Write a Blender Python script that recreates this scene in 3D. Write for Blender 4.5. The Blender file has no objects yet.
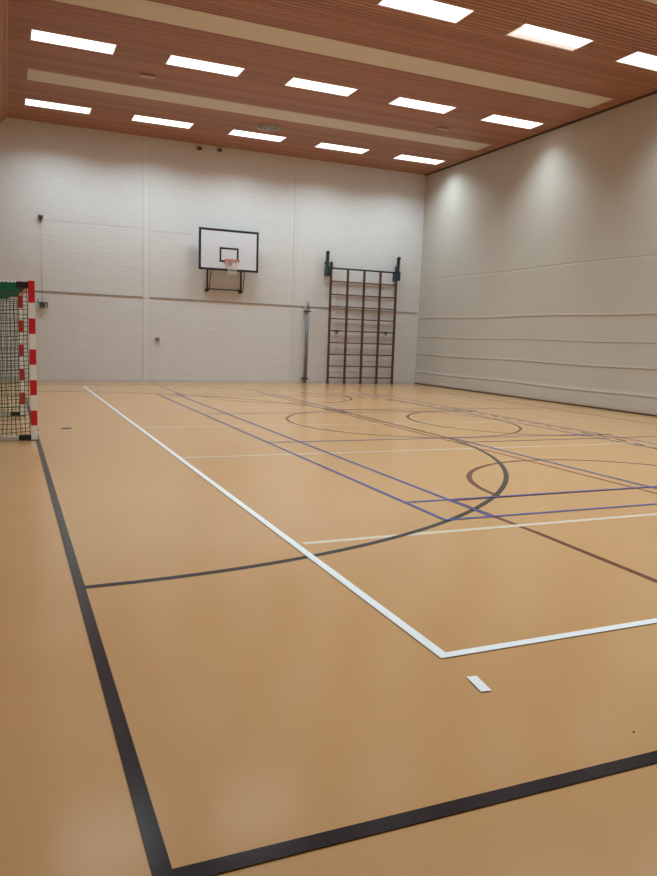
import bpy, bmesh, math, random
from mathutils import Vector, Matrix
random.seed(4)
S = bpy.context.scene
C = S.collection
PI = math.pi

# ------------------------------------------------------------------ hall measures (metres)
XL, XR = -1.10, 13.063          # left wall, partition curtain
YF, YB = -0.45, 22.303          # wall behind the viewer, end wall
H = 7.013                       # underside of the slatted ceiling
XS = 0.175                      # where the ceiling turns into the sloping bulkhead

# ------------------------------------------------------------------ materials
def mat(name, col, rough=0.5, metal=0.0, spec=0.5):
    m = bpy.data.materials.new(name); m.use_nodes = True
    b = m.node_tree.nodes['Principled BSDF']
    b.inputs['Base Color'].default_value = (*col, 1)
    b.inputs['Roughness'].default_value = rough
    b.inputs['Metallic'].default_value = metal
    b.inputs['Specular IOR Level'].default_value = spec
    return m
def nodes(m):
    nt = m.node_tree
    return nt, nt.nodes, nt.links, nt.nodes['Principled BSDF']
def mottle(m, c1, c2, scale=3.0, stretch=(1, 1, 1), detail=3.0):
    nt, N, L, b = nodes(m)
    tc = N.new('ShaderNodeTexCoord'); mp = N.new('ShaderNodeMapping'); mp.inputs['Scale'].default_value = stretch
    nz = N.new('ShaderNodeTexNoise'); nz.inputs['Scale'].default_value = scale; nz.inputs['Detail'].default_value = detail
    rp = N.new('ShaderNodeValToRGB')
    rp.color_ramp.elements[0].position = 0.3; rp.color_ramp.elements[1].position = 0.7
    rp.color_ramp.elements[0].color = (*c1, 1); rp.color_ramp.elements[1].color = (*c2, 1)
    L.new(tc.outputs['Object'], mp.inputs['Vector']); L.new(mp.outputs['Vector'], nz.inputs['Vector'])
    L.new(nz.outputs['Fac'], rp.inputs['Fac']); L.new(rp.outputs['Color'], b.inputs['Base Color'])
    return nz, mp

M = {}
# sports floor: matt-gloss linoleum
M['floor'] = mat('sports_linoleum', (.57, .32, .135), .19, 0, .40)
mottle(M['floor'], (.560, .304, .130), (.580, .318, .138), 1.3)
def line_mat(name, col): M[name] = mat(name, col, .19, 0, .34)
line_mat('line_white', (.88, .88, .89))
line_mat('line_cream', (.72, .60, .47))
line_mat('line_black', (.018, .014, .018))
line_mat('line_brown', (.135, .036, .017))
line_mat('line_red_brown', (.24, .062, .028))
line_mat('line_blue', (.060, .088, .33))

# white painted brick
def brick(name, col, bump):
    m = mat(name, col, .62, 0, .3); nt, N, L, b = nodes(m)
    tc = N.new('ShaderNodeTexCoord'); sp = N.new('ShaderNodeSeparateXYZ'); cb = N.new('ShaderNodeCombineXYZ')
    br = N.new('ShaderNodeTexBrick'); br.inputs['Scale'].default_value = 1.0
    br.inputs['Brick Width'].default_value = .29; br.inputs['Row Height'].default_value = .0725
    br.inputs['Mortar Size'].default_value = .009; br.inputs['Mortar Smooth'].default_value = .4; br.inputs['Bias'].default_value = 0
    br.inputs['Color1'].default_value = (*col, 1); br.inputs['Color2'].default_value = (col[0]*.965, col[1]*.96, col[2]*.955, 1)
    br.inputs['Mortar'].default_value = (col[0]*.95, col[1]*.945, col[2]*.94, 1)
    L.new(tc.outputs['Object'], sp.inputs[0]); L.new(sp.outputs['X'], cb.inputs['X']); L.new(sp.outputs['Z'], cb.inputs['Y'])
    L.new(cb.outputs[0], br.inputs['Vector']); L.new(br.outputs['Color'], b.inputs['Base Color'])
    nz = N.new('ShaderNodeTexNoise'); nz.inputs['Scale'].default_value = 1.0; nz.inputs['Detail'].default_value = 4
    mp = N.new('ShaderNodeMapping'); mp.inputs['Scale'].default_value = (1.3, 1.3, 17)
    L.new(tc.outputs['Object'], mp.inputs['Vector']); L.new(mp.outputs[0], nz.inputs['Vector'])
    mx = N.new('ShaderNodeMath'); mx.operation = 'MULTIPLY_ADD'; mx.inputs[1].default_value = -.55
    L.new(br.outputs['Fac'], mx.inputs[0]); L.new(nz.outputs['Fac'], mx.inputs[2])
    bp = N.new('ShaderNodeBump'); bp.inputs['Strength'].default_value = bump; bp.inputs['Distance'].default_value = .012
    L.new(mx.outputs[0], bp.inputs['Height']); L.new(bp.outputs['Normal'], b.inputs['Normal'])
    return m
M['brick'] = brick('white_painted_brick', (.74, .73, .74), .28)
M['plaster'] = mat('white_paint', (.735, .725, .73), .6, 0, .3)
M['tan'] = mat('tan_wall_boards', (.40, .25, .14), .6)
M['joint'] = mat('grey_joint', (.27, .245, .23), .7)
M['hairline'] = mat('faint_joint', (.60, .58, .56), .7)
M['skirting'] = mat('grey_skirting', (.62, .61, .60), .5)

# cloth-backed vinyl of the partition curtain
M['vinyl'] = mat('beige_partition_vinyl', (.51, .485, .455), .55, 0, .3)
nz, mp = mottle(M['vinyl'], (.53, .498, .452), (.56, .525, .478), .55, (1, 1, .5), 4)
nt, N, L, b = nodes(M['vinyl'])
n2 = N.new('ShaderNodeTexNoise'); n2.inputs['Scale'].default_value = 1.4; n2.inputs['Detail'].default_value = 3
tc = N.new('ShaderNodeTexCoord'); L.new(tc.outputs['Object'], n2.inputs['Vector'])
bp = N.new('ShaderNodeBump'); bp.inputs['Strength'].default_value = .12; bp.inputs['Distance'].default_value = .04
L.new(n2.outputs['Fac'], bp.inputs['Height']); L.new(bp.outputs['Normal'], b.inputs['Normal'])
M['dark_trim'] = mat('dark_brown_trim', (.07, .045, .032), .6)

# ceiling slats: each slat its own tone, grain along the slat
def wood(name, axis, pitch, c1, c2, rough=.5):
    m = mat(name, c1, rough, 0, .35); nt, N, L, b = nodes(m)
    tc = N.new('ShaderNodeTexCoord'); sp = N.new('ShaderNodeSeparateXYZ'); L.new(tc.outputs['Object'], sp.inputs[0])
    dv = N.new('ShaderNodeMath'); dv.operation = 'DIVIDE'; dv.inputs[1].default_value = pitch
    L.new(sp.outputs[axis], dv.inputs[0])
    fl = N.new('ShaderNodeMath'); fl.operation = 'FLOOR'; L.new(dv.outputs[0], fl.inputs[0])
    wn = N.new('ShaderNodeTexWhiteNoise'); wn.noise_dimensions = '1D'; L.new(fl.outputs[0], wn.inputs['W'])
    mp = N.new('ShaderNodeMapping'); mp.inputs['Scale'].default_value = (.35, 12, 12) if axis == 'Y' else (12, .35, 12)
    L.new(tc.outputs['Object'], mp.inputs['Vector'])
    nz = N.new('ShaderNodeTexNoise'); nz.inputs['Scale'].default_value = 2.2; nz.inputs['Detail'].default_value = 3
    L.new(mp.outputs[0], nz.inputs['Vector'])
    ad = N.new('ShaderNodeMath'); ad.operation = 'MULTIPLY_ADD'; ad.inputs[1].default_value = .55
    sb = N.new('ShaderNodeMath'); sb.operation = 'MULTIPLY'; sb.inputs[1].default_value = .5
    L.new(nz.outputs['Fac'], sb.inputs[0]); L.new(wn.outputs['Value'], ad.inputs[0]); L.new(sb.outputs[0], ad.inputs[2])
    rp = N.new('ShaderNodeValToRGB'); rp.color_ramp.elements[0].position = .15; rp.color_ramp.elements[1].position = .85
    rp.color_ramp.elements[0].color = (*c1, 1); rp.color_ramp.elements[1].color = (*c2, 1)
    L.new(ad.outputs[0], rp.inputs['Fac']); L.new(rp.outputs['Color'], b.inputs['Base Color'])
    return m
M['slat'] = wood('red_brown_ceiling_slat', 'Y', .11, (.335, .145, .088), (.45, .213, .138))
M['slat_side'] = wood('brown_bulkhead_slat', 'X', .0775, (.34, .155, .075), (.46, .23, .12))
M['dark_back'] = mat('dark_backing', (.03, .018, .014), .9)
M['panel'] = mat('beige_ceiling_panel', (.52, .39, .25), .6)
nt, N, L, b = nodes(M['panel'])
vo = N.new('ShaderNodeTexVoronoi'); vo.inputs['Scale'].default_value = 30; vo.inputs['Randomness'].default_value = 0
tc = N.new('ShaderNodeTexCoord'); L.new(tc.outputs['Object'], vo.inputs['Vector'])
rp = N.new('ShaderNodeValToRGB'); rp.color_ramp.elements[0].position = .18; rp.color_ramp.elements[1].position = .3
rp.color_ramp.elements[0].color = (.60, .54, .46, 1); rp.color_ramp.elements[1].color = (.70, .63, .55, 1)
L.new(vo.outputs['Distance'], rp.inputs['Fac']); L.new(rp.outputs['Color'], b.inputs['Base Color'])
M['white_metal'] = mat('white_enamel', (.78, .76, .74), .4)
def lamp(name, col, st):
    m = bpy.data.materials.new(name); m.use_nodes = True; nt = m.node_tree
    b = nt.nodes['Principled BSDF']; b.inputs['Base Color'].default_value = (.8, .8, .8, 1)
    b.inputs['Emission Color'].default_value = (*col, 1); b.inputs['Emission Strength'].default_value = st
    m.cycles.emission_sampling = 'NONE'
    return m
M['diffuser'] = lamp('lit_diffuser', (1, .98, .97), 1.9)
M['diffuser_dim'] = lamp('dim_diffuser', (1, .86, .82), .62)
M['grey_metal'] = mat('grey_galvanised', (.20, .19, .185), .55, 0)
M['sleeve'] = mat('light_grey_enamel', (.30, .29, .285), .5)
M['sensor'] = mat('pale_brown_plastic', (.48, .35, .28), .5)
M['vent'] = mat('vent_grey', (.46, .42, .40), .5, .2)
M['dark_grey'] = mat('dark_grey_plastic', (.055, .052, .052), .55)
M['black'] = mat('black_plastic', (.012, .012, .013), .45)
M['petrol'] = mat('petrol_enamel', (.018, .035, .042), .4)
M['bar_wood'] = mat('varnished_bar_wood', (.17, .052, .022), .42)
mottle(M['bar_wood'], (.085, .028, .013), (.125, .042, .021), 5, (6, 6, .5))
M['rung_wood'] = mat('varnished_rung_wood', (.19, .085, .045), .42)
mottle(M['rung_wood'], (.12, .055, .030), (.17, .080, .046), 5, (.5, 6, 6))
M['board'] = mat('white_backboard', (.74, .74, .80), .35)
M['board_line'] = mat('black_board_line', (.016, .016, .02), .45)
M['rim'] = mat('orange_rim', (.66, .17, .12), .4)
M['cord_white'] = mat('white_cord', (.72, .70, .66), .8)
M['frame_green'] = mat('dark_green_steel', (.012, .030, .022), .45)
M['goal_red'] = mat('goal_red', (.66, .012, .022), .4)
M['goal_white'] = mat('goal_white', (.90, .88, .87), .4)
M['goal_green'] = mat('goal_green', (.004, .14, .085), .45)
M['net_green'] = mat('green_net_cord', (.045, .12, .065), .8)
M['alu'] = mat('pale_aluminium', (.62, .60, .57), .38, .4)
M['pink_cord'] = mat('reddish_cord', (.60, .40, .38), .8)
M['speck'] = mat('dark_speck', (.01, .01, .01), .7)

# ------------------------------------------------------------------ mesh helpers
def box(bm, lo, hi, mi=0):
    x0, y0, z0 = lo; x1, y1, z1 = hi
    v = [bm.verts.new(p) for p in ((x0,y0,z0),(x1,y0,z0),(x1,y1,z0),(x0,y1,z0),(x0,y0,z1),(x1,y0,z1),(x1,y1,z1),(x0,y1,z1))]
    for f in ((0,3,2,1),(4,5,6,7),(0,1,5,4),(1,2,6,5),(2,3,7,6),(3,0,4,7)):
        bm.faces.new([v[i] for i in f]).material_index = mi
def tube(bm, a, b, r, n=10, r2=None, mi=0):
    a, b = Vector(a), Vector(b); d = (b-a).normalized()
    u = d.orthogonal().normalized(); w = d.cross(u); r2 = r if r2 is None else r2
    A = [bm.verts.new(a + r*(math.cos(2*PI*i/n)*u + math.sin(2*PI*i/n)*w)) for i in range(n)]
    B = [bm.verts.new(b + r2*(math.cos(2*PI*i/n)*u + math.sin(2*PI*i/n)*w)) for i in range(n)]
    for i in range(n):
        f = bm.faces.new((A[i], A[(i+1) % n], B[(i+1) % n], B[i])); f.material_index = mi; f.smooth = n > 5
    bm.faces.new(A[::-1]).material_index = mi; bm.faces.new(B).material_index = mi
def ring(bm, c, R, r, n=32, k=8):
    V = []
    for i in range(n):
        a = 2*PI*i/n
        V.append([bm.verts.new((c[0]+(R+r*math.cos(2*PI*j/k))*math.cos(a), c[1]+(R+r*math.cos(2*PI*j/k))*math.sin(a), c[2]+r*math.sin(2*PI*j/k))) for j in range(k)])
    for i in range(n):
        for j in range(k):
            f = bm.faces.new((V[i][j], V[(i+1) % n][j], V[(i+1) % n][(j+1) % k], V[i][(j+1) % k])); f.smooth = True
def bar(bm, a, b, w, h, up=(0, 0, 1), mi=0):
    # rectangular bar from a to b, w across, h along 'up'
    a, b = Vector(a), Vector(b); d = (b-a).normalized(); u = Vector(up); s = d.cross(u).normalized(); u = s.cross(d).normalized()
    q = [(-1,-1),(1,-1),(1,1),(-1,1)]
    A = [bm.verts.new(a + s*w/2*i + u*h/2*j) for i, j in q]; B = [bm.verts.new(b + s*w/2*i + u*h/2*j) for i, j in q]
    for i in range(4): bm.faces.new((A[i], A[(i+1) % 4], B[(i+1) % 4], B[i])).material_index = mi
    bm.faces.new(A[::-1]).material_index = mi; bm.faces.new(B).material_index = mi
def obj(name, bm, mats, parent=None, bevel=0, kind=None):
    bmesh.ops.recalc_face_normals(bm, faces=bm.faces[:])
    me = bpy.data.meshes.new(name); bm.to_mesh(me); bm.free()
    for m in (mats if isinstance(mats, (list, tuple)) else [mats]): me.materials.append(m)
    o = bpy.data.objects.new(name, me); C.objects.link(o)
    if parent is not None: o.parent = parent
    if bevel:
        md = o.modifiers.new('bevel', 'BEVEL'); md.width = bevel; md.segments = 2; md.limit_method = 'ANGLE'
    if kind: o['kind'] = kind
    return o
def nb(): return bmesh.new()
def boxobj(name, lo, hi, m, parent=None, bevel=0, kind=None):
    bm = nb(); box(bm, lo, hi); return obj(name, bm, m, parent, bevel, kind)
def tag(o, label, cat, group=None):
    o['label'] = label; o['category'] = cat
    if group: o['group'] = group
    return o
def thing(name, label, cat, loc=(0,0,0), rz=0, group=None):
    o = bpy.data.objects.new(name, None); C.objects.link(o)
    o.location = loc; o.rotation_euler = (0, 0, rz); o.empty_display_size = .2
    return tag(o, label, cat, group)
def struct(o, label=None, cat=None):
    o['kind'] = 'structure'
    if label: o['label'] = label
    if cat: o['category'] = cat
    return o

# ------------------------------------------------------------------ floor and its painted lines
floor = struct(boxobj('floor', (XL-.2, YF-.2, -.2), (XR+.2, YB+.2, 0), M['floor']),
               'ochre yellow sports hall floor painted with court lines', 'floor')
LZ = [0.0004]
def strip(pts, w, m, name='court_line', label=None):
    # a painted line following pts on the floor
    LZ[0] += .00006; z = LZ[0]
    bm = nb(); n = len(pts); Lf, Rt = [], []
    for i, p in enumerate(pts):
        a = Vector(pts[max(i-1, 0)]); b = Vector(pts[min(i+1, n-1)]); d = (b-a).normalized(); s = Vector((-d.y, d.x))
        Lf.append(bm.verts.new((p[0]+s.x*w/2, p[1]+s.y*w/2, z))); Rt.append(bm.verts.new((p[0]-s.x*w/2, p[1]-s.y*w/2, z)))
    for i in range(n-1): bm.faces.new((Rt[i], Rt[i+1], Lf[i+1], Lf[i]))
    o = obj(name, bm, m, floor)
    if label: o['label'] = label
    return o
def arcpts(cx, cy, r, a0, a1, n=64):
    return [(cx+r*math.cos(math.radians(a0+(a1-a0)*i/n)), cy+r*math.sin(math.radians(a0+(a1-a0)*i/n))) for i in range(n+1)]
W_, K_, B_, U_, R_, CR = M['line_white'], M['line_black'], M['line_brown'], M['line_blue'], M['line_red_brown'], M['line_cream']
# thin brown court
strip([(3.77, 3.0), (3.82, 4.5), (3.81, 5.76)], .055, B_, label='brown court line slanting to the front right')
strip([(3.88, 17.3), (3.90, 22.25)], .05, B_, label='brown court line running to the end wall')
strip([(3.8, 5.71), (8.45, 5.69)], .05, B_)
strip(arcpts(6.15, 5.73, 1.77, 0, 180), .06, B_, 'court_arc', 'brown half circle on the near free throw line')
strip(arcpts(6.15, 17.2, 1.85, 180, 360), .05, B_, 'court_arc', 'brown half circle near the end wall')
strip([(6.10, 1.9), (6.10, 20.0)], .05, R_, label='long red brown line running down the middle of the hall')
strip([(6.2, 9.12), (12.7, 9.10)], .06, B_)
strip([(6.1, 13.92), (12.7, 13.85)], .05, B_)
strip(arcpts(6.63, 11.72, 2.11, 0, 360, 96), .05, B_, 'court_circle', 'brown centre circle')
strip(arcpts(8.98, 11.5, 2.05, 75, 285, 64), .05, K_, 'court_arc', 'dark half circle right of the brown centre circle')
strip([(11.73, 2.8), (11.73, 20.2)], .05, B_, label='brown line along the partition wall')
# white court
strip([(1.93, 4.77), (12.2, 4.63)], .06, CR, label='cream line between the blue end line and the white end line')
strip([(1.86, 14.5), (10.6, 14.5)], .045, CR)
strip([(1.86, 11.53), (10.6, 11.4)], .045, CR)
strip([(1.86, 8.62), (10.6, 8.47)], .05, CR, label='cream line across the hall in front of the circles')
strip([(10.62, 2.8), (10.62, 20.2)], .035, CR)
# black goal area line and base lines
g = [(.37, 4.29)] + arcpts(.46, 10.1, 5.81, -88, 0, 60) + arcpts(.46, 12.95, 5.81, 0, 90, 60)
strip(g, .055, K_, 'court_arc', 'black arc of the goal area')
for i in range(27):                                             # dashed free throw line further out
    a0 = -78 + i*3.0
    if a0 < -2: strip(arcpts(.42, 10.1, 8.72, a0, a0+1.5, 3), .065, B_, 'court_dash')
for i in range(7): strip([(9.14, 10.15+i*.42), (9.14, 10.37+i*.42)], .05, B_, 'court_dash')
for i in range(20):
    a0 = i*3.0; strip(arcpts(.42, 12.95, 8.72, a0+1, a0+2.5, 3), .05, B_, 'court_dash')
# blue court
for x in (3.325, 3.79, 8.84, 9.29): strip([(x, 5.06), (x, 17.95)], .036, U_, label='blue long side line')
strip([(6.31, 5.06), (6.31, 9.6)], .042, U_); strip([(6.31, 13.42), (6.31, 17.95)], .042, U_)
for y, x0 in ((5.07, 3.31), (5.75, 3.31), (9.62, 3.31), (13.4, 3.31), (17.25, 3.31), (17.93, 3.31)):
    strip([(x0, y), (9.31, y-.08)], .036, U_)
strip([(.36, 1.80), (.36, 21.2)], .054, K_, label='broad black goal line along the left')
strip([(.335, 1.820), (2.3, 1.783), (12.7, 1.74)], .060, K_, label='broad black side line nearest the viewer')
strip([(.37, 21.2), (12.7, 21.2)], .05, K_)
# bright white lines painted last
strip([(1.86, 20.25), (1.86, 2.765)], .055, W_, label='long white side line')
strip([(1.833, 2.79), (10.65, 2.75)], .05, W_, label='white end line nearest the viewer')
strip([(1.86, 2.56), (1.84, 2.42)], .05, W_, 'court_dash', 'short white tick beyond the corner')

# ------------------------------------------------------------------ walls
wb = struct(boxobj('wall_back', (XL-.2, YB, 0), (XR+.2, YB+.25, H+.3), M['brick']), 'white painted brick end wall', 'wall')
struct(boxobj('wall_left', (XL-.25, YF, 0), (XL, YB, H+.3), M['tan']))
struct(boxobj('wall_front', (XL-.2, YF-.25, 0), (XR+.2, YF, H+.3), M['tan']))
# flush plain strips and joints of the end wall
for i, (x0, x1) in enumerate(((3.735, 3.915), (8.42, 8.50))):
    bm = nb(); box(bm, (x0, YB-.010, .07), (x1, YB, H-.02))
    for x in (x0, x1): box(bm, (x-.006, YB-.011, .07), (x+.006, YB-.001, H-.02), 1)
    struct(obj('trim_%d' % (i+1), bm, [M['plaster'], M['hairline']]))
for i, (x0, x1) in enumerate(((XL, 3.735), (3.915, 8.84), (8.93, XR-.08))):
    f = lambda x: 2.512 - .0066*(x-.86)
    bm = nb(); bar(bm, (x0, YB-.01, f(x0)), (x1, YB-.01, f(x1)), .018, .022); struct(obj('trim_%d' % (i+3), bm, M['joint']))
struct(boxobj('trim_9', (1.05, YB-.004, 4.455), (3.735, YB-.0005, 4.467), M['hairline']))
struct(boxobj('trim_10', (3.915, YB-.004, 4.405), (5.20, YB-.0005, 4.415), M['hairline']))
struct(boxobj('baseboard_back', (XL, YB-.012, 0), (XR-.06, YB, .07), M['skirting']))
# partition curtain: heavy vinyl with horizontal seams, hangs in slight folds
prof = [(.035,.040),(.10,.046),(.30,.045),(.392,.040),(.400,.032),(.402,.050),(.416,.050),(.44,.041),(.50,.034),(.98,.030),(1.018,.026),(1.020,.040),(1.034,.040),(1.06,.032),
        (1.3,.026),(1.592,.022),(1.602,.022),(1.604,.030),(1.616,.030),(1.64,.026),(2.0,.022),(2.238,.018),(2.240,.032),(2.254,.032),(2.28,.024),
        (2.9,.016),(3.50,.013),(3.515,.006),(3.53,.006),(3.545,.012),(4.3,.012),(5.2,.010),(5.21,.007),(5.22,.010),(6.2,.010),(H-.03,.010)]
pf = []
for (za, da), (zb_, db) in zip(prof, prof[1:]):
    pf.append((za, da))
    if zb_-za > .05:
        for q in (.012, (zb_-za)/2, zb_-za-.012): pf.append((za+q, da+(db-da)*q/(zb_-za)))
prof = pf + [prof[-1]]
bm = nb(); ys = [YF + (YB-.002-YF)*i/90 for i in range(91)]; rows = []
for z, d in prof:
    sag = 1.0 if z < 3 else 1.0
    rows.append([bm.verts.new((XR + .03 - d - .004*math.sin(y*1.7+z*2.1)*math.exp(-z/2) - .003*math.sin(y*.9-z*.4), y, z + (.012*math.sin(y*1.15+z) if .1 < z < 6 else 0))) for y in ys])
for i in range(len(rows)-1):
    for j in range(len(ys)-1):
        f = bm.faces.new((rows[i][j], rows[i][j+1], rows[i+1][j+1], rows[i+1][j])); f.smooth = True
top = [bm.verts.new((XR+.25, y, H-.03)) for y in (ys[0], ys[-1])]; bot = [bm.verts.new((XR+.25, y, .035)) for y in (ys[0], ys[-1])]
bm.faces.new(rows[-1] + [top[1], top[0]]); bm.faces.new(rows[0][::-1] + [bot[0], bot[1]]); bm.faces.new((top[0], top[1], bot[1], bot[0]))
wr = struct(obj('wall_right', bm, M['vinyl']), 'beige vinyl partition wall with horizontal seams', 'wall')
struct(boxobj('baseboard_right', (XR-.015, YF, 0), (XR+.2, YB, .035), M['dark_trim']))
struct(boxobj('trim_6', (XR-.03, YF, H-.02), (XR+.2, YB, H+.0), M['dark_trim']))

# ------------------------------------------------------------------ ceiling: slats with openings for lights and panels
LXS = (.575, 3.18, 5.81, 8.42, 11.03); LW = 1.56
LYS = (20.57, 15.99, 11.49, 6.95, 2.40); LD = .58
PYS = (18.40, 13.83, 9.25)
holes = [(x, x+LW, y-LD/2, y+LD/2) for y in LYS for x in LXS] + [(.58, 12.66, y-.38, y+.38) for y in PYS]
bm = nb(); P_ = .11; k = math.floor(YF/P_)
while k*P_ < YB:
    s0, s1 = max(k*P_, YF), min(k*P_+.092, YB)
    cuts = sorted({s0, s1} | {v for h in holes for v in h[2:] if s0 < v < s1})
    for y0, y1 in zip(cuts, cuts[1:]):
        iv = [(XS, XR)]
        for hx0, hx1, hy0, hy1 in holes:
            if hy0 < y1-1e-6 and hy1 > y0+1e-6:
                nv = []
                for a, b in iv:
                    if hx1 <= a or hx0 >= b: nv.append((a, b)); continue
                    if hx0 > a: nv.append((a, hx0))
                    if hx1 < b: nv.append((hx1, b))
                iv = nv
        for a, b in iv: box(bm, (a, y0, H), (b, y1, H+.02))
    k += 1
ceil = struct(obj('ceiling', bm, M['slat']), 'red brown slatted wooden ceiling', 'ceiling')
boxobj('backing', (XS-.1, YF, H+.16), (XR+.2, YB, H+.26), M['dark_back'], ceil)
# sloping wooden bulkhead along the left edge
bm = nb(); n = 22; dx = (XS-XL)/n
for i in range(n):
    a = XS - dx*i - .0; b = a - dx*.9
    za, zb = H - (XS-a), H - (XS-b)
    v = [bm.verts.new(p) for p in ((a,YF,za),(a,YB,za),(b,YB,zb),(b,YF,zb),(a-.015,YF,za+.015),(a-.015,YB,za+.015),(b-.015,YB,zb+.015),(b-.015,YF,zb+.015))]
    for f in ((0,1,2,3),(7,6,5,4),(0,4,5,1),(1,5,6,2),(2,6,7,3),(3,7,4,0)): bm.faces.new([v[j] for j in f])
struct(obj('trim_7', bm, M['slat_side']), 'sloping wooden bulkhead along the left edge of the ceiling', 'bulkhead')
bm = nb(); v = [bm.verts.new(p) for p in ((XS-.06,YF,H+.06),(XS-.06,YB,H+.06),(XL-.1,YB,H-(XS-XL)-.02),(XL-.1,YF,H-(XS-XL)-.02),(XL-.1,YF,H+.1),(XL-.1,YB,H+.1))]
for f in ((0,1,2,3),(0,4,5,1),(3,2,5,4),(0,3,4),(1,5,2)): bm.faces.new([v[j] for j in f])
struct(obj('trim_8', bm, M['dark_back']))

# ceiling lights
def light_mesh(w, d):
    bm = nb(); t = .018
    box(bm, (0,-d/2,0), (w,-d/2+t,.09)); box(bm, (0,d/2-t,0), (w,d/2,.09)); box(bm, (0,-d/2+t,0), (t,d/2-t,.09)); box(bm, (w-t,-d/2+t,0), (w,d/2-t,.09))
    box(bm, (0,-d/2,.09), (w,d/2,.10)); return bm
LA = bpy.data.lights.new('lamp', 'AREA'); LA.shape = 'RECTANGLE'; LA.size = LW-.06; LA.size_y = LD-.06
LA.energy = 45; LA.color = (.755, .945, 1.0); LA.spread = math.radians(114)
ORD = ('first', 'second', 'third', 'fourth', 'fifth'); ROW = ('row nearest the end wall', 'second row from the end wall', 'third row from the end wall', 'fourth row from the end wall', 'fifth row from the end wall')
LN = LA.copy(); LN.energy = 43          # the row above the viewer is dimmed
LB = LA.copy(); LB.energy = 51; LB.spread = math.radians(136)
LM = LA.copy(); LM.energy = 54
fm = dm = None
for r, y in enumerate(LYS):
    for c, x in enumerate(LXS):
        dim = (r == 2 and c == 3)
        lab = 'rectangular ceiling light, %s from left in %s' % (ORD[c], ROW[r])
        if dim: lab = 'rectangular ceiling light with a dim strip along one long edge, third row from end wall'
        t = thing('ceiling_light', lab, 'light', (x, y, H-.004), 0, 'recessed ceiling lights')
        if fm is None:
            f = obj('housing', light_mesh(LW, LD), M['white_metal'], t); fm = f.data
            d = boxobj('diffuser', (.019, -LD/2+.019, .010), (LW-.019, LD/2-.019, .016), M['diffuser'], t); dm = d.data
        else:
            f = bpy.data.objects.new('housing', fm); C.objects.link(f); f.parent = t
            if dim:
                e = LD/2-.019; d = boxobj('diffuser', (.10, -e, .010), (LW-.019, e-.13, .016), M['diffuser'], t)
                q = nb(); box(q, (.019, e-.13, .010), (LW-.019, e, .016)); box(q, (.019, -e+.12, .010), (.10, e-.13, .016))
                dd = obj('diffuser', q, M['diffuser_dim'], t); dd['label'] = 'dim pinkish strip of the diffuser'
            else:
                d = bpy.data.objects.new('diffuser', dm); C.objects.link(d); d.parent = t
        lo = bpy.data.objects.new('lamp', (LB, LA, LA, LM, LN)[r]); C.objects.link(lo); lo.parent = t; lo.location = (LW/2, 0, .006)
# beige radiant panels
for y, lab in zip(PYS, ('long beige ceiling panel between the first and second light rows from the end wall', 'long beige ceiling panel between the second and third light rows from the end wall', 'long beige ceiling panel nearest the viewer, its corner at the top right')):
    t = thing('ceiling_panel', lab, 'ceiling panel', (.58, y, H-.006), 0, 'beige ceiling panels')
    boxobj('panel_board', (.004, -.376, 0), (12.076, .376, .03), M['panel'], t)
    bm = nb(); box(bm, (-.0,-.38,.0), (12.08,-.376,.035)); obj('edge_strip', bm, M['panel'], t)
    bm = nb(); box(bm, (0,.376,0), (12.08,.38,.035)); obj('edge_strip', bm, M['panel'], t)

# round ceiling vent
t = thing('ceiling_vent', 'round grey ceiling air vent near the middle of the back light row', 'vent', (6.58, 19.60, H))
bm = nb()
for R0, z in ((.30, -.012), (.225, -.03), (.15, -.045)): ring(bm, (0, 0, z), R0, .022, 40, 8)
obj('vent_ring', bm, M['vent'], t)
bm = nb(); tube(bm, (0,0,0), (0,0,-.012), .30, 40); obj('back_plate', bm, M['dark_grey'], t)
bm = nb(); tube(bm, (0,0,-.012), (0,0,-.055), .05, 24, .085); obj('centre_cone', bm, M['vent'], t)
# small ceiling boxes
for (x, y, lab, m) in ((2.97, 17.15, 'small flat pale box on the ceiling at the left', 'vent'), (10.60, 17.32, 'small flat brownish box on the ceiling at the right', 'vent')):
    t = thing('ceiling_sensor', lab, 'sensor', (x, y, H), 0)
    boxobj('casing', (-.17, -.085, -.035), (.17, .085, 0), M['sensor'], t, .01)
    boxobj('cover', (-.12, -.055, -.045), (.12, .055, -.033), M[m], t, .006)
# two little unlit sensors high on the end wall
for x, z, lab in ((5.36, 6.88, 'left of two tiny fittings high on the end wall under the ceiling'), (5.97, 6.91, 'right of two tiny fittings high on the end wall under the ceiling')):
    t = thing('wall_sensor', lab, 'fitting', (x, YB-.003, z), 0)
    boxobj('mounting_plate', (-.09, -.015, -.05), (.09, 0, .05), M['vent'], t, .004)
    bm = nb(); tube(bm, (0, -.015, 0), (0, -.10, -.02), .045, 16, .05); obj('lens_barrel', bm, M['dark_grey'], t)

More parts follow.
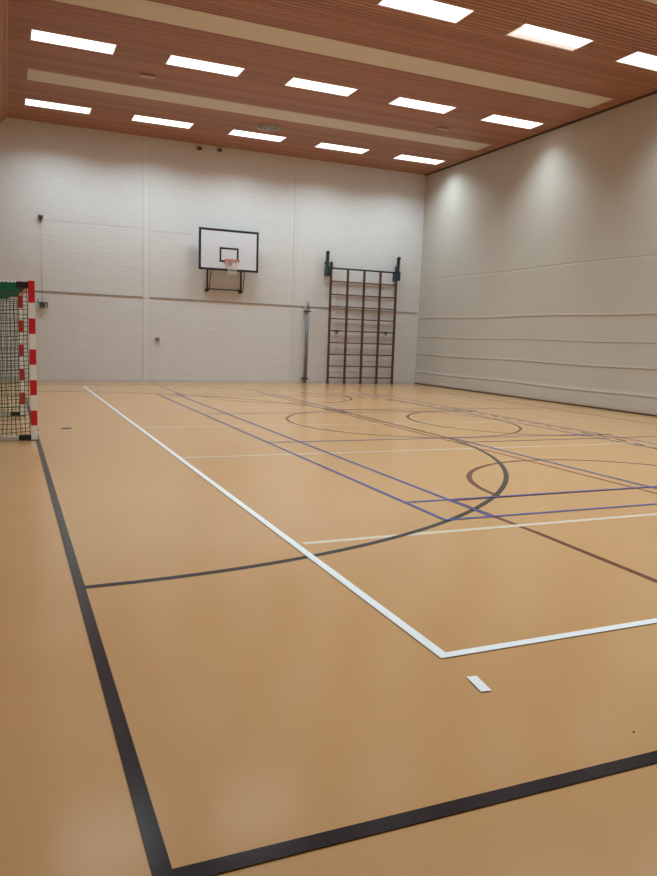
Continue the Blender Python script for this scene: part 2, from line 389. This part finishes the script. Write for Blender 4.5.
# ------------------------------------------------------------------ basketball backboard
t = thing('basketball_hoop', 'white basketball backboard with black border, orange rim and net on the brick wall', 'basketball hoop', (6.21, YB-.003, 2.78))
x0, x1, z0, z1 = 5.30-6.21, 7.13-6.21, 3.385-2.78, 4.585-2.78; yb = -.353
bd = boxobj('backboard', (x0, yb, z0), (x1, yb+.03, z1), M['board'], t)
def rect(x0, z0, x1, z1, w, y0, y1):
    bm = nb(); box(bm, (x0,y0,z0), (x1,y1,z0+w)); box(bm, (x0,y0,z1-w), (x1,y1,z1)); box(bm, (x0,y0,z0+w), (x0+w,y1,z1-w)); box(bm, (x1-w,y0,z0+w), (x1,y1,z1-w)); return bm
o = obj('border', rect(x0-.004, z0-.004, x1+.004, z1+.004, .062, yb-.004, yb+.034), M['board_line'], bd); o['label'] = 'black border of the backboard'
o = obj('target_square', rect(5.92-6.21, 3.63-2.78, 6.51-6.21, 4.065-2.78, .055, yb-.003, yb+.001), M['board_line'], bd); o['label'] = 'black inner rectangle'
rc = (.0, yb-.15-.225, 3.665-2.78)
bm = nb(); ring(bm, rc, .225, .013, 40, 8); ring(bm, (rc[0], rc[1], rc[2]-.03), .225, .006, 40, 6)
box(bm, (-.12, yb-.012, rc[2]-.09), (.12, yb-.003, rc[2]+.03)); box(bm, (-.06, yb-.16, rc[2]-.02), (.06, yb-.012, rc[2]+.008))
for s in (-1, 1): bar(bm, (.10*s, yb-.01, rc[2]-.08), (.05*s, yb-.16, rc[2]-.015), .012, .02)
box(bm, (-.045, yb-.10, rc[2]-.15), (.045, yb-.012, rc[2]-.02))
obj('rim', bm, M['rim'], t)
bm = nb(); n = 12; lev = [(0, .225), (.10, .175), (.20, .14), (.30, .12), (.42, .115)]
for j in range(len(lev)-1):
    for i in range(n):
        off = .5*(j % 2)
        for s in (-.5, .5):
            a = 2*PI*(i+off)/n; b = 2*PI*(i+off+s)/n
            tube(bm, (rc[0]+lev[j][1]*math.cos(a), rc[1]+lev[j][1]*math.sin(a), rc[2]-lev[j][0]), (rc[0]+lev[j+1][1]*math.cos(b), rc[1]+lev[j+1][1]*math.sin(b), rc[2]-lev[j+1][0]), .006, 4)
obj('net', bm, M['cord_white'], t)
for x in (-.585, .465):
    bm = nb(); tube(bm, (x, -.09, -.03), (x, -.09, 1.55), .027, 12); box(bm, (x-.05,-.09,-.02), (x+.05,0,.06)); box(bm, (x-.05,-.09,1.40), (x+.05,0,1.48)); obj('wall_mount', bm, M['frame_green'], t)
    bm = nb(); tube(bm, (x+.06, -.09, .04), (x+.09, yb+.05, .95), .014, 8); box(bm, (x+.06, yb+.03, .90), (x+.12, yb+.07, 1.0)); obj('brace', bm, M['frame_green'], t)
    bm = nb(); tube(bm, (x, -.09, 1.2), (x, yb+.03, 1.2), .02, 8); obj('spacer', bm, M['frame_green'], t)
    bm = nb(); tube(bm, (x, -.09, .68), (x, yb+.03, .68), .02, 8); obj('spacer', bm, M['frame_green'], t)
bm = nb(); tube(bm, (-.585, -.09, .055), (.465, -.09, .055), .018, 10); obj('cross_tube', bm, M['frame_green'], t)

# ------------------------------------------------------------------ climbing frame
cy = -.20
t = thing('climbing_frame', 'tall brown wooden climbing frame with five uprights against the brick wall', 'climbing frame', (9.64, YB-.003, 0))
UX = [0, .60, 1.195, 1.79, 2.385]
for i, x in enumerate(UX): boxobj('upright', (x-.028, cy-.045, .0), (x+.028, cy+.045, 3.70 if 0 < i < 4 else 3.82), M['bar_wood'], t, .008)
for z in (3.30, 2.885, 2.50, 2.11, 1.72, 1.34, .96, .575, .20):
    bm = nb(); tube(bm, (UX[0]-.02, cy, z), (UX[-1]+.02, cy, z), .021, 12); obj('rung', bm, M['rung_wood'], t)
bm = nb(); tube(bm, (UX[0]-.02, cy-.02, 3.71), (UX[-1]+.03, cy-.02, 3.71), .028, 12); obj('top_rail', bm, M['petrol'], t)
for s, x in ((-1, UX[0]), (1, UX[-1])):
    px = x + (.07 if s > 0 else -.115)
    xa, xb = (x-.155, x-.02) if s < 0 else (x-.035, x+.125)
    boxobj('hinge_bracket', (xa, cy-.06, 3.45), (xb, cy+.197, 3.76), M['petrol'], t, .01)
    bm = nb(); bar(bm, (px, cy+.05, 3.74), (px+(.0 if s < 0 else .02), cy+.05, 4.20), .085, .075, (0,1,0)); tube(bm, (px+(.0 if s < 0 else .02), cy-.005, 4.19), (px+(.0 if s < 0 else .02), cy+.10, 4.19), .052, 16); box(bm, (px-.03, cy+.09, 3.85), (px+.03, .197+cy, 3.92))
    obj('pivot_arm', bm, M['petrol'], t)
    bm = nb(); box(bm, (x-.037, cy-.05, 3.66), (x+.037, cy+.05, 3.90)); obj('post_cap', bm, M['petrol'], t, .006)
for i, x in enumerate(UX): boxobj('foot', (x-.034, cy-.047, 0), (x+.034, cy+.047, .10), M['dark_grey'], t, .004)
for x in (.29, 2.09):
    bm = nb(); tube(bm, (x, cy-.03, 1.72), (x, 0, 1.72), .028, 12); box(bm, (x-.075, cy-.04, 1.695), (x+.075, cy+.03, 1.745)); tube(bm, (x-.01, cy-.01, 1.70), (x-.01, cy-.01, 1.62), .022, 10); obj('latch', bm, M['black'], t)

# grey post standing at the wall
t = thing('sleeve_post', 'grey metal post standing against the brick wall left of the climbing frame', 'post', (8.87, YB-.134, 0))
bm = nb(); tube(bm, (0, 0, .10), (.03, 0, 2.36), .056, 20); obj('tube', bm, M['grey_metal'], t)
bm = nb(); tube(bm, (.03, 0, 2.36), (.034, 0, 2.63), .044, 20); o = obj('upper_sleeve', bm, M['sleeve'], t); o['label'] = 'lighter upper sleeve'
bm = nb(); tube(bm, (0, 0, 0), (0, 0, .10), .04, 16); obj('foot', bm, M['grey_metal'], t)
for z in (2.31, .16):
    bm = nb(); box(bm, (-.09+z*.012, -.068, z-.02), (.09+z*.012, .13, z+.02)); obj('wall_clamp', bm, M['dark_grey'], t, .004)
# cord with pulley and cleat on the left of the end wall
t = thing('pulley_cord', 'thin cord on the brick wall hanging from a dark pulley down to a dark cleat', 'cord', (.965, YB-.003, 2.05))
bm = nb(); tube(bm, (0, -.06, 2.50), (0, -.06, 2.40), .075, 16, .03); tube(bm, (0, -.06, 2.40), (0, -.06, 2.33), .03, 12, .015); box(bm, (-.03, -.06, 2.43), (.03, 0, 2.48)); obj('pulley', bm, M['dark_grey'], t)
bm = nb(); tube(bm, (0, -.06, 2.34), (0, -.06, .17), .006, 6); obj('cord', bm, M['pink_cord'], t)
bm = nb(); box(bm, (-.075, -.11, .01), (.075, 0, .16)); obj('cleat_block', bm, M['dark_grey'], t, .01)
bm = nb(); box(bm, (.105, -.08, -.01), (.135, -.05, .17)); box(bm, (.075, -.08, .12), (.11, -.05, .15)); obj('hook', bm, M['dark_grey'], t)
bm = nb(); box(bm, (-.135, -.08, .15), (-.115, -.05, .22)); box(bm, (-.13, -.08, .13), (-.07, -.05, .155)); obj('hook', bm, M['dark_grey'], t)
# small grey socket on the wall
t = thing('wall_socket', 'tiny round grey socket low on the brick wall right of the plain strip', 'socket', (4.145, YB-.003, 1.27))
bm = nb(); tube(bm, (0, 0, 0), (0, -.03, 0), .075, 20); obj('cover', bm, M['vent'], t)
bm = nb(); tube(bm, (0, -.03, 0), (0, -.034, 0), .05, 16); obj('recess', bm, M['grey_metal'], t)

# floor details
t = thing('floor_socket', 'small dark oval cover set in the floor right of the goal', 'floor socket', (.81, 11.6, 0))
bm = nb(); tube(bm, (0,0,0), (0,0,.004), .075, 24); obj('cover_plate', bm, M['dark_trim'], t)
bm = nb(); tube(bm, (0,0,.004), (0,0,.005), .05, 24); obj('lid', bm, M['dark_grey'], t)
bm = nb(); bmesh.ops.create_icosphere(bm, subdivisions=1, radius=.005); 
for v in bm.verts: v.co.z = max(v.co.z*.6, -.002) + .002; v.co.x *= random.uniform(.8, 1.2)
o = obj('crumb', bm, M['speck']); o.location = (2.19, 1.95, 0); tag(o, 'tiny black crumb on the floor at the right, before the black line', 'crumb')

# ------------------------------------------------------------------ handball goal
a = math.atan2(.084, 2.94)
t = thing('handball_goal', 'handball goal with red and white posts and green net at the left edge', 'goal', ((.339+.256)/2-.018, (10.43+13.37)/2, 0), a)
hl = 2.941/2; s = .04
def striped(bm, along, a0, n, step, fixed, first_red=True):
    for i in range(n):
        lo, hi = a0+i*step, a0+(i+1)*step
        mi = (i % 2) if first_red else 1-(i % 2)
        if along == 'z': box(bm, (fixed[0]-s, fixed[1]-s, lo), (fixed[0]+s, fixed[1]+s, hi), mi)
        else: box(bm, (fixed[0]-s, lo, fixed[1]-s), (fixed[0]+s, hi, fixed[1]+s), mi)
for sy in (-1, 1):
    bm = nb(); y = sy*hl
    striped(bm, 'z', 0, 9, .2, (0, y), False); box(bm, (-s, y-s, 1.8), (s, y+s, 2.08), 0)
    p = obj('post', bm, [M['goal_red'], M['goal_white']], t)
    for z in (.05, .14):
        bm = nb(); tube(bm, (s-.01, y-s*.2, z), (s+.012, y-s*.2, z), .014, 10); obj('bolt', bm, M['black'], p)
    bm = nb(); box(bm, (-.09, y-.05, 0), (s+.01, y+.05, .012)); obj('foot_plate', bm, M['dark_grey'], p)
bm = nb(); n = 13; st = (2*hl-2*s)/n; striped(bm, 'y', -hl+s, n, st, (0, 2.04), False); obj('crossbar', bm, [M['goal_red'], M['goal_white']], t)
DT, DB = .95, 1.05
for sy in (-1, 1):
    y = sy*hl
    bm = nb(); bar(bm, (-.17, y, 1.992), (-DT, y, 1.992), .045, .112); obj('top_bar', bm, M['goal_green'], t, .008)
    o = boxobj('corner_bracket', (-.18, y-.032, 1.985), (-s, y+.032, 2.065), M['black'], t, .008)
    bm = nb(); bar(bm, (-.17, y, .035), (-DB, y, .035), .05, .05); obj('base_bar', bm, M['alu'], t, .006)
    o = boxobj('corner_bracket', (-.19, y-.035, .005), (-s, y+.035, .075), M['black'], t, .008)
    bm = nb(); bar(bm, (-DT+.02, y, 2.0), (-DB+.02, y, .05), .045, .045, (1,0,0)); obj('back_strut', bm, M['goal_green'], t, .006)
    for i in range(17):
        bm = nb(); tube(bm, (-.19-i*.046, y, 2.040), (-.19-i*.046, y, 2.072), .014, 8); obj('net_clip', bm, M['goal_white'], t)
bm = nb(); bar(bm, (-DB, -hl, .035), (-DB, hl, .035), .05, .05); obj('base_bar', bm, M['alu'], t, .006)
bm = nb(); bar(bm, (-DT, -hl, 2.02), (-DT, hl, 2.02), .05, .06); obj('top_bar', bm, M['goal_green'], t, .006)
# net: knotted cords on two sides, back and roof
bm = nb(); cr = .0052
def cord(a, b): tube(bm, a, b, cr, 3)
CELL = .055
for sy in (-1, 1):
    y = sy*(hl-.0)
    k = 0; x = -.055
    while x > -DB+.02:
        q = -(x+.055)/(DB-.075); xt = -.055 - q*(DT-.075); m_ = 8
        pts = []
        for j in range(m_+1):
            z = .06 + (1.98-.06)*j/m_
            pts.append((x+(xt-x)*j/m_ + .008*math.sin(j*2.1+k), y - sy*.03*math.sin(PI*j/m_)*(.6+.4*math.sin(k*.8)), z))
        for j in range(m_): cord(pts[j], pts[j+1])
        x -= CELL; k += 1
    z = .06; k = 0
    while z < 1.99:
        m_ = 6; xe = -(DB + (DT-DB)*z/2) + .03; pts = []
        for j in range(m_+1):
            f = j/m_; pts.append((-.045 + (xe+.045)*f, y - sy*.03*math.sin(PI*(z-.06)/1.92)*(.6+.4*math.sin(f*9)), z - .018*math.sin(PI*f) + .006*math.sin(k*1.7+j)))
        for j in range(m_): cord(pts[j], pts[j+1])
        z += CELL; k += 1
y = -hl+.03
while y < hl:
    cord((-DB, y, .06), (-DT, y, 2.0)); cord((-.06, y, 2.0), (-DT, y, 2.0)); y += CELL*1.3
z = .1
while z < 2: 
    xx = -(DB + (DT-DB)*z/2); cord((xx, -hl, z), (xx, hl, z)); z += CELL*1.3
x = -.1
while x > -DT: cord((x, -hl, 2.0), (x, hl, 2.0)); x -= CELL*1.3
obj('net', bm, M['net_green'], t)

# ------------------------------------------------------------------ world, camera, colour
w = bpy.data.worlds.new('world'); S.world = w; w.use_nodes = True
w.node_tree.nodes['Background'].inputs['Color'].default_value = (.02, .02, .02, 1)
w.node_tree.nodes['Background'].inputs['Strength'].default_value = .2
f_px, yaw, pitch, roll, ch = 734.5646, .415195, -.134787, .033139, 1.470349
fw = Vector((math.sin(yaw)*math.cos(pitch), math.cos(yaw)*math.cos(pitch), math.sin(pitch)))
r0 = Vector((math.cos(yaw), -math.sin(yaw), 0)); u0 = r0.cross(fw)
r = r0*math.cos(roll) + u0*math.sin(roll); u = -r0*math.sin(roll) + u0*math.cos(roll)
cam = bpy.data.cameras.new('camera'); co = bpy.data.objects.new('camera', cam); C.objects.link(co)
co.matrix_world = Matrix(((r.x, u.x, -fw.x, 0), (r.y, u.y, -fw.y, 0), (r.z, u.z, -fw.z, ch), (0, 0, 0, 1)))
cam.sensor_fit = 'HORIZONTAL'; cam.sensor_width = 36; cam.lens = f_px/657*36; cam.clip_start = .05; cam.clip_end = 100
S.camera = co
S.view_settings.view_transform = 'Standard'; S.view_settings.look = 'None'
S.view_settings.exposure = .13; S.view_settings.gamma = 1; S.view_settings.use_curve_mapping = False
